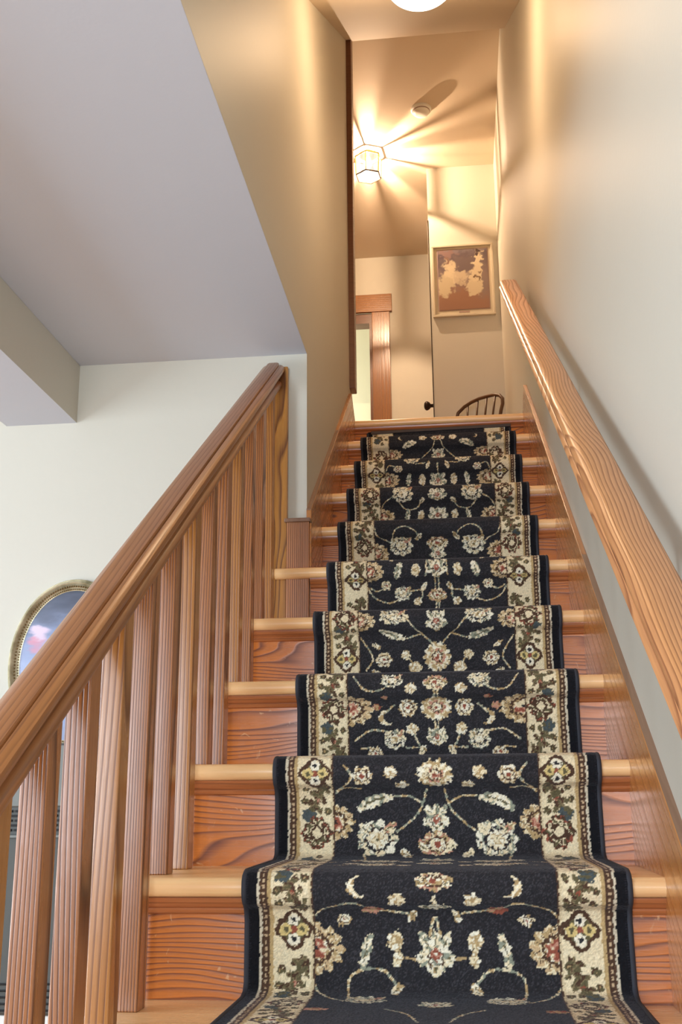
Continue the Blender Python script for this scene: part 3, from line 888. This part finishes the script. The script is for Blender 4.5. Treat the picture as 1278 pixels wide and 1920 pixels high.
for n_, (a, b) in enumerate(zip(ss[:-1], ss[1:])):
    if b[1] - a[1] > .10:
        for sg in (-1, 1): border('leaf', (a[1] + b[1]) / 2, sg, -1 if n_ % 2 else 1)
for kd, s in SEQ:
    for sg in (-1, 1): border(kd, s, sg)
img *= (.80 + .40 * rng.random((ns, nx)))[..., None]            # single tufts
inside = AX < .2985
blk = (img.sum(-1) < .12) & inside
img[blk] *= (1 + 1.2 * (rng.random((ns, nx)) > .80)[blk])[:, None]

# geometry of the runner: top skin and a backing of the same outline
yy_ = np.interp(sv, S_, P_[:, 0]); zz_ = np.interp(sv, S_, P_[:, 1])
ker = np.array([1, 2, 3, 2, 1]) / 9.
yy2 = np.convolve(np.pad(yy_, 2, 'edge'), ker, 'valid'); zz2 = np.convolve(np.pad(zz_, 2, 'edge'), ker, 'valid')
ty = np.gradient(yy2); tz = np.gradient(zz2); tl = np.hypot(ty, tz); ny_, nz_ = -tz / tl, ty / tl
pile = (rng.random((ns, nx)) - .5) * .0012
# the pile rolls over at the two edges
er = np.clip((np.abs(xv) - (HWX - .007)) / .007, 0, 1); drop = -.007 * er ** 2
# the nearest step shows the carpet bulging a little off the nosing
OFFN = pile + drop[None, :]
Vx = np.broadcast_to(XC + xv, (ns, nx)); Vy = yy2[:, None] + ny_[:, None] * OFFN; Vz = zz2[:, None] + nz_[:, None] * OFFN
run = thing('stair_runner', 'black floral stair runner with cream patterned borders laid over the middle of the treads', 'carpet', (XC, Y0 - 4 * G, FLOOR))
base = np.array([XC, Y0, 0.0])
co = np.stack([Vx, Vy, Vz], -1).reshape(-1, 3) - base
idx = np.arange(ns * nx).reshape(ns, nx)
fc = np.stack([idx[:-1, :-1], idx[:-1, 1:], idx[1:, 1:], idx[1:, :-1]], -1).reshape(-1, 4)
me = bpy.data.meshes.new('pile')
me.vertices.add(len(co)); me.vertices.foreach_set('co', co.astype(np.float32).ravel())
me.loops.add(len(fc) * 4); me.loops.foreach_set('vertex_index', fc.astype(np.int32).ravel())
me.polygons.add(len(fc)); me.polygons.foreach_set('loop_start', np.arange(0, len(fc) * 4, 4, dtype=np.int32))
try: me.polygons.foreach_set('loop_total', np.full(len(fc), 4, dtype=np.int32))
except Exception: pass
me.update(); me.validate()
ca = me.color_attributes.new('yarn', 'FLOAT_COLOR', 'POINT')
ca.data.foreach_set('color', np.concatenate([img.reshape(-1, 3), np.ones((ns * nx, 1))], 1).astype(np.float32).ravel())
m, nt, b = mat_base('wool_pile')
at = N(nt, 'ShaderNodeAttribute'); at.attribute_name = 'yarn'
tc = N(nt, 'ShaderNodeTexCoord'); no = N(nt, 'ShaderNodeTexNoise'); no.inputs['Scale'].default_value = 300; no.inputs['Detail'].default_value = 2
nt.links.new(tc.outputs['Object'], no.inputs['Vector']); nt.links.new(at.outputs['Color'], b.inputs['Base Color'])
bp = N(nt, 'ShaderNodeBump'); bp.inputs['Strength'].default_value = .5; bp.inputs['Distance'].default_value = .003
nt.links.new(no.outputs[0], bp.inputs['Height']); nt.links.new(bp.outputs[0], b.inputs['Normal'])
b.inputs['Roughness'].default_value = .95; b.inputs['Specular IOR Level'].default_value = .2
b.inputs['Sheen Weight'].default_value = .08; b.inputs['Sheen Roughness'].default_value = .5; b.inputs['Sheen Tint'].default_value = (.8, .85, 1, 1)
me.materials.append(m)
po = bpy.data.objects.new('pile', me); C.objects.link(po); po.location = Vector(base) - Vector(run.location); po.parent = run
# bound edges, a rounded black cord down each side
for sg in (-1, 1):
    pts = [(XC + sg * (HWX - .001), y + a * -.004, z + c * -.004) for y, z, a, c in list(zip(yy2, zz2, ny_, nz_))[::6]]
    obj('binding', tube(bmesh.new(), pts, .0052, 8), M['black'], run, smooth=True)
# metal strip that holds the end of the runner on the last riser
bm = bmesh.new(); box(bm, .072, .704, TOPY + .012, TOPY + .030, 1.736, 1.750)
for v in bm.verts: v.co.z += (v.co.x - .39) * .014
obj('end_strip', bm, M['strip'], run, bevel=.002)
# ================================================================== lights that hang in the house
# opal globe on the sloping ceiling
gc = Vector((.389, 2.974, 2.777))
gl = thing('globe_light', 'glowing white opal globe light on the sloping ceiling above the stairs', 'ceiling light', gc)
nrm = Vector((0, SL, -1)).normalized()          # pointing away from the slope
def dome(c, r, a0, a1, flat=1.0, n=40):
    bm = bmesh.new(); prof = [(r * math.sin(t), r * flat * math.cos(t)) for t in [a0 + (a1 - a0) * i / 18 for i in range(19)]]
    lathe(bm, [(max(p[0], .0005), p[1]) for p in prof], (0, 0, 0), 'z', n)
    q = nrm.to_track_quat('Z', 'Y')
    for v in bm.verts: v.co = q @ v.co + c
    return bm
obj('shade', dome(gc - nrm * .0, .118, 0.02, 1.75, .8), M['globe'], gl, smooth=True)
obj('fitting', dome(gc - nrm * .012, .075, 1.3, 1.7, .5), M['brass'], gl, smooth=True)
point('globe_lamp', gc + nrm * .15, 13, WARM, .09)

# hexagonal lantern on the hall ceiling
lc = Vector((-.027, 5.947, HC))
la = thing('lantern_light', 'lit hexagonal brass lantern on the upper hall ceiling', 'ceiling light', lc)
RO = .088
def hexpts(r, z, off=0.0): return [(lc.x + r * math.sin(off + i * math.pi / 3), lc.y + r * math.cos(off + i * math.pi / 3), z) for i in range(6)]
HO = 0.12
bm = bmesh.new(); prism(bm, hexpts(.060, HC), hexpts(.055, HC - .012)); obj('canopy', bm, M['brass'], la)
top, bot = HC - .030, HC - .160
obj('upper_ring', tube(bmesh.new(), hexpts(RO, top, HO), .006, 6, True), M['brass'], la)
obj('lower_ring', tube(bmesh.new(), hexpts(RO * .94, bot, HO), .0045, 6, True), M['iron'], la)
tp, bt = hexpts(RO, top, HO), hexpts(RO * .94, bot, HO)
for i in range(6):
    obj('corner_post', tube(bmesh.new(), [tp[i], bt[i]], .004, 6), M['brass'], la)
    bm = bmesh.new(); a, b2, c, d_ = tp[i], tp[(i + 1) % 6], bt[(i + 1) % 6], bt[i]
    bm.faces.new([bm.verts.new(p) for p in (a, b2, c, d_)]); obj('glass_pane', bm, M['lampglass'], la)
bm = bmesh.new(); bm.faces.new([bm.verts.new(p) for p in hexpts(RO * .92, bot + .001, HO)]); obj('bottom_glass', bm, M['lampbase'], la)
for i in range(6):
    a = Vector(tp[i]); obj('hanger', tube(bmesh.new(), [a, Vector((lc.x, lc.y, HC - .008)) + (a - Vector((lc.x, lc.y, top))) * .6], .003, 6), M['brass'], la)
obj('bulb', lathe(bmesh.new(), [(.004, 0), (.014, -.01), (.018, -.03), (.026, -.05), (.022, -.07), (.004, -.078)], (lc.x, lc.y, HC - .012), 'z', 20), M['bulb'], la, smooth=True)
point('lantern_lamp', (lc.x, lc.y - .005, HC - .120), 108, (1.0, .70, .46), .005)

# dim and clear bands added to the panes, shaped to throw the lamp's rays
m = M['lampglass']; nt = m.node_tree
tc = N(nt, 'ShaderNodeTexCoord'); tc.object = la
fl = N(nt, 'ShaderNodeVectorMath', operation='MULTIPLY'); fl.inputs[1].default_value = (1, 1, 0)
nt.links.new(tc.outputs['Object'], fl.inputs[0])
nm = N(nt, 'ShaderNodeVectorMath', operation='NORMALIZE'); nt.links.new(fl.outputs[0], nm.inputs[0])
nz = N(nt, 'ShaderNodeTexNoise'); nz.inputs['Scale'].default_value = 3.6; nz.inputs['Detail'].default_value = 0
nt.links.new(nm.outputs[0], nz.inputs['Vector'])
rp = N(nt, 'ShaderNodeValToRGB'); e = rp.color_ramp.elements
e[0].position = .47; e[0].color = (.30, .30, .30, 1); e[1].position = .60; e[1].color = (1, 1, 1, 1)
nt.links.new(nz.outputs[0], rp.inputs[0])
for n in nt.nodes:
    if n.type == 'BSDF_TRANSPARENT': nt.links.new(rp.outputs[0], n.inputs[0])

# smoke alarm
ac = (.329, 5.52, HC)
sa = thing('smoke_alarm', 'round white smoke alarm on the upper hall ceiling beside the lantern', 'smoke alarm', ac)
obj('base', lathe(bmesh.new(), [(.061, 0), (.061, -.012), (.056, -.016), (.048, -.018)], ac, 'z', 40), M['white'], sa, smooth='auto')
obj('cover', lathe(bmesh.new(), [(.050, -.016), (.050, -.026), (.044, -.034), (.030, -.040), (.002, -.041)], ac, 'z', 40), M['white'], sa, smooth='auto')
obj('vent_ring', lathe(bmesh.new(), [(.0525, -.018), (.0525, -.022), (.050, -.023)], ac, 'z', 40), M['matline'], sa)

# ================================================================== framed print on the near hall wall
x0, x1, z0, z1 = .352, .742, 3.045, 3.542
pc = ((x0 + x1) / 2, YN, z0)
fp = thing('framed_print', 'cream framed print of pale swirling shapes on mauve, hanging on the hall wall', 'picture', pc)
bm = bmesh.new(); fwid = .014
for a in ((x0, x1, z0, z0 + fwid), (x0, x1, z1 - fwid, z1), (x0, x0 + fwid, z0 + fwid, z1 - fwid), (x1 - fwid, x1, z0 + fwid, z1 - fwid)):
    box(bm, a[0], a[1], YN - .022, YN - .001, a[2], a[3])
obj('frame', bm, M['framecream'], fp, bevel=.002)
obj('mat_board', bx(x0 + .012, x1 - .012, YN - .010, YN - .003, z0 + .012, z1 - .012), M['framecream'], fp)
ix0, ix1, iz0, iz1 = .392, .705, 3.093, 3.508
obj('fillet', bx(ix0 - .006, ix1 + .006, YN - .0115, YN - .009, iz0 - .006, iz1 + .006), M['matline'], fp)
pw, ph = (ix1 - ix0) / 2, (iz1 - iz0) / 2
spots = [(-.6, .9, .4, .12, (139, 113, 110), .3), (.3, .55, .9, .28, (114, 100, 100), .5), (-.2, -.75, 1.4, .38, (147, 110, 90), .35), (.8, -.1, .35, .5, (133, 116, 110), .5),
         (-.55, .42, .22, .30, (204, 187, 159), .25), (-.45, .15, .30, .25, (211, 195, 165), .25), (-.75, -.2, .34, .34, (197, 181, 151), .2), (-.1, .12, .32, .2, (195, 178, 152), .3),
         (.62, .62, .17, .34, (212, 197, 166), .2), (.5, .1, .26, .34, (209, 193, 163), .2), (.42, -.28, .34, .26, (201, 185, 155), .2), (.62, .05, .06, .12, (120, 97, 81), .4),
         (-.62, .68, .10, .08, (136, 107, 94), .3), (.6, .9, .08, .07, (78, 64, 63), .3), (0, -.12, .1, .1, (185, 166, 142), .3)]
M['print'] = blotches('painted_print', [(-ph, (146, 112, 92)), (-ph * .4, (142, 112, 98)), (ph * .1, (126, 110, 110)), (ph * .8, (92, 80, 88)), (ph, (132, 120, 122))],
                      [(a * pw, c * ph, e * pw, f * ph, col, so) for a, c, e, f, col, so in spots], noise_scale=24, amp=3.2, rough=.3, coat=.2)
obj('picture', bx(ix0, ix1, YN - .013, YN - .011, iz0, iz1), M['print'], fp)
obj('title_plate', bx(.515, .580, YN - .0115, YN - .0095, 3.071, 3.081), M['matline'], fp)

# ================================================================== small bow-back chair on the landing
ch = thing('bow_back_chair', 'small brown wooden chair with a curved spindle back behind the top step', 'chair', (.62, 5.75, UP))
bow = [(.470, 6.03, 2.10), (.462, 6.02, 2.22), (.468, 6.00, 2.30), (.482, 5.99, 2.345), (.520, 5.97, 2.375), (.561, 5.94, 2.390), (.605, 5.91, 2.399), (.650, 5.87, 2.396), (.690, 5.83, 2.389), (.722, 5.80, 2.372),
       (.737, 5.78, 2.345), (.736, 5.77, 2.308), (.724, 5.765, 2.265), (.712, 5.76, 2.20), (.700, 5.755, 2.10)]
obj('bow', tube(bmesh.new(), bow, .0105, 10), M['brown'], ch, smooth=True)
for (xa, ya_, za, xb, yb_, zb) in ((.520, 5.99, 2.10, .541, 5.955, 2.382), (.568, 5.95, 2.10, .600, 5.915, 2.398), (.612, 5.91, 2.10, .652, 5.87, 2.396), (.652, 5.87, 2.10, .699, 5.823, 2.385)):
    obj('spindle', tube(bmesh.new(), [(xa, ya_, za), (xb, yb_, zb)], .0062, 8), M['brown'], ch, smooth=True)
bm = bmesh.new()
seat = [(.44, 6.06), (.56, 6.02), (.70, 5.82), (.735, 5.72), (.66, 5.60), (.50, 5.62), (.40, 5.72), (.38, 5.92)]
prism(bm, [(x, y, 2.07) for x, y in seat], [(x, y, 2.105) for x, y in seat]); obj('seat', bm, M['brown'], ch, bevel=.008)
for (xa, ya_, xb, yb_) in ((.47, 5.97, .44, 6.02), (.67, 5.78, .71, 5.80), (.62, 5.67, .65, 5.62), (.46, 5.75, .42, 5.72)):
    obj('leg', tube(bmesh.new(), [(xa, ya_, 2.075), (xb, yb_, UP)], [.014, .010], 8), M['brown'], ch, smooth=True)

# ================================================================== oval picture in the lower room
oc = Vector((-.735, YW, .53)); A_, B_ = .200, .262
ov = thing('oval_picture', 'oval gilt framed picture with a beaded rim hanging behind the handrail', 'picture', (oc.x, oc.y, oc.z - B_))
def oval_ring(bm, prof, n=72):
    rings = []
    for i in range(n):
        q = 2 * math.pi * i / n; cx, cz = math.cos(q), math.sin(q)
        rings.append([bm.verts.new((oc.x + (A_ - d) * cx, oc.y - h, oc.z + (B_ - d) * cz)) for d, h in prof])
    for i in range(n):
        for j in range(len(prof)):
            bm.faces.new([rings[i][j], rings[(i + 1) % n][j], rings[(i + 1) % n][(j + 1) % len(prof)], rings[i][(j + 1) % len(prof)]])
    return bm
obj('frame', oval_ring(bmesh.new(), [(0, .001), (0, .012), (.003, .018), (.005, .017), (.008, .026), (.013, .029), (.018, .026), (.021, .018), (.030, .012), (.036, .010), (.038, .001)]), M['gilt'], ov, smooth='auto')
bm = bmesh.new()
for rr, dd, hh in ((.0030, .0235, .019), (.0024, .0320, .015)):
    nb = 150 if rr > .0025 else 180
    for i in range(nb):
        q = 2 * math.pi * i / nb
        mt = Matrix.Translation((oc.x + (A_ - dd) * math.cos(q), oc.y - hh, oc.z + (B_ - dd) * math.sin(q)))
        bmesh.ops.create_icosphere(bm, subdivisions=1, radius=rr, matrix=mt)
obj('beading', bm, M['bronze'], ov, smooth=True)
M['ovalpic'] = blotches('misty_picture', [(-.24, (176, 186, 214)), (-.1, (150, 164, 196)), (.0, (166, 178, 208)), (.07, (150, 162, 194)), (.15, (98, 106, 126)), (.24, (58, 64, 76))],
                        [(-.112, .070, .026, .022, (212, 150, 168), .5), (-.104, .096, .024, .018, (216, 196, 214), .5), (-.10, -.055, .09, .025, (158, 176, 214), .6), (-.02, .06, .08, .02, (172, 180, 204), .7)],
                        noise_scale=12, rough=.15, coat=.8, streak=(1, 1, 3))
bm = bmesh.new(); n = 72
ctr = [[bm.verts.new((oc.x + (A_ - .034) * f * math.cos(2 * math.pi * i / n), oc.y - .010 - .012 * (1 - f * f), oc.z + (B_ - .034) * f * math.sin(2 * math.pi * i / n))) for i in range(n)] for f in (1.0, .8, .6, .4, .2, .02)]
for r0, r1 in zip(ctr[:-1], ctr[1:]):
    for i in range(n): bm.faces.new([r0[i], r0[(i + 1) % n], r1[(i + 1) % n], r1[i]])
bm.faces.new(ctr[-1]); obj('picture', bm, M['ovalpic'], ov, smooth=True)

# ================================================================== grey metal heater in the lower room
hx0, hx1, hy0, hy1, hz0, hz1 = -1.22, -.566, 2.90, 3.10, -.415, .285
ht = thing('room_heater', 'grey metal room heater with louvre slots standing behind the balusters', 'heater', ((hx0 + hx1) / 2, 3.0, FLOOR))
obj('cabinet', bx(hx0, hx1, hy0 + .01, hy1, hz0, hz1), M['grey'], ht, bevel=.008)
obj('top_panel', bx(hx0 + .0, hx1 - .07, hy0, hy0 + .012, .115, hz1 - .005), M['greylight'], ht, bevel=.003)
bm = bmesh.new()
for j in range(5):
    for i in range(16):
        xx = hx0 + .02 + i * .037 + (.018 if j % 2 else 0)
        box(bm, xx, xx + .028, hy0 + .004, hy0 + .012, .050 + j * .0125, .050 + j * .0125 + .006)
obj('louvre', bm, M['slot'], ht)
obj('ledge', bx(hx0, hx1 - .002, hy0 - .006, hy0 + .012, .034, .040), M['greylight'], ht)
obj('rating_label', bx(hx1 - .030, hx1 - .004, hy0 + .006, hy0 + .0105, -.088, -.005), M['white'], ht)
bm = bmesh.new()
for i in range(5):
    z = hz0 + .01 + i * .016; tube(bm, [(hx0 + .05, hy0 + .004, z), (hx1 - .03, hy0 + .004, z + .006)], .0028, 6)
obj('grille', bm, M['slot'], ht)
obj('plinth', bx(hx0 + .02, hx1 + .01, hy0 + .02, hy1 - .01, FLOOR, hz0), M['white'], ht, bevel=.004)
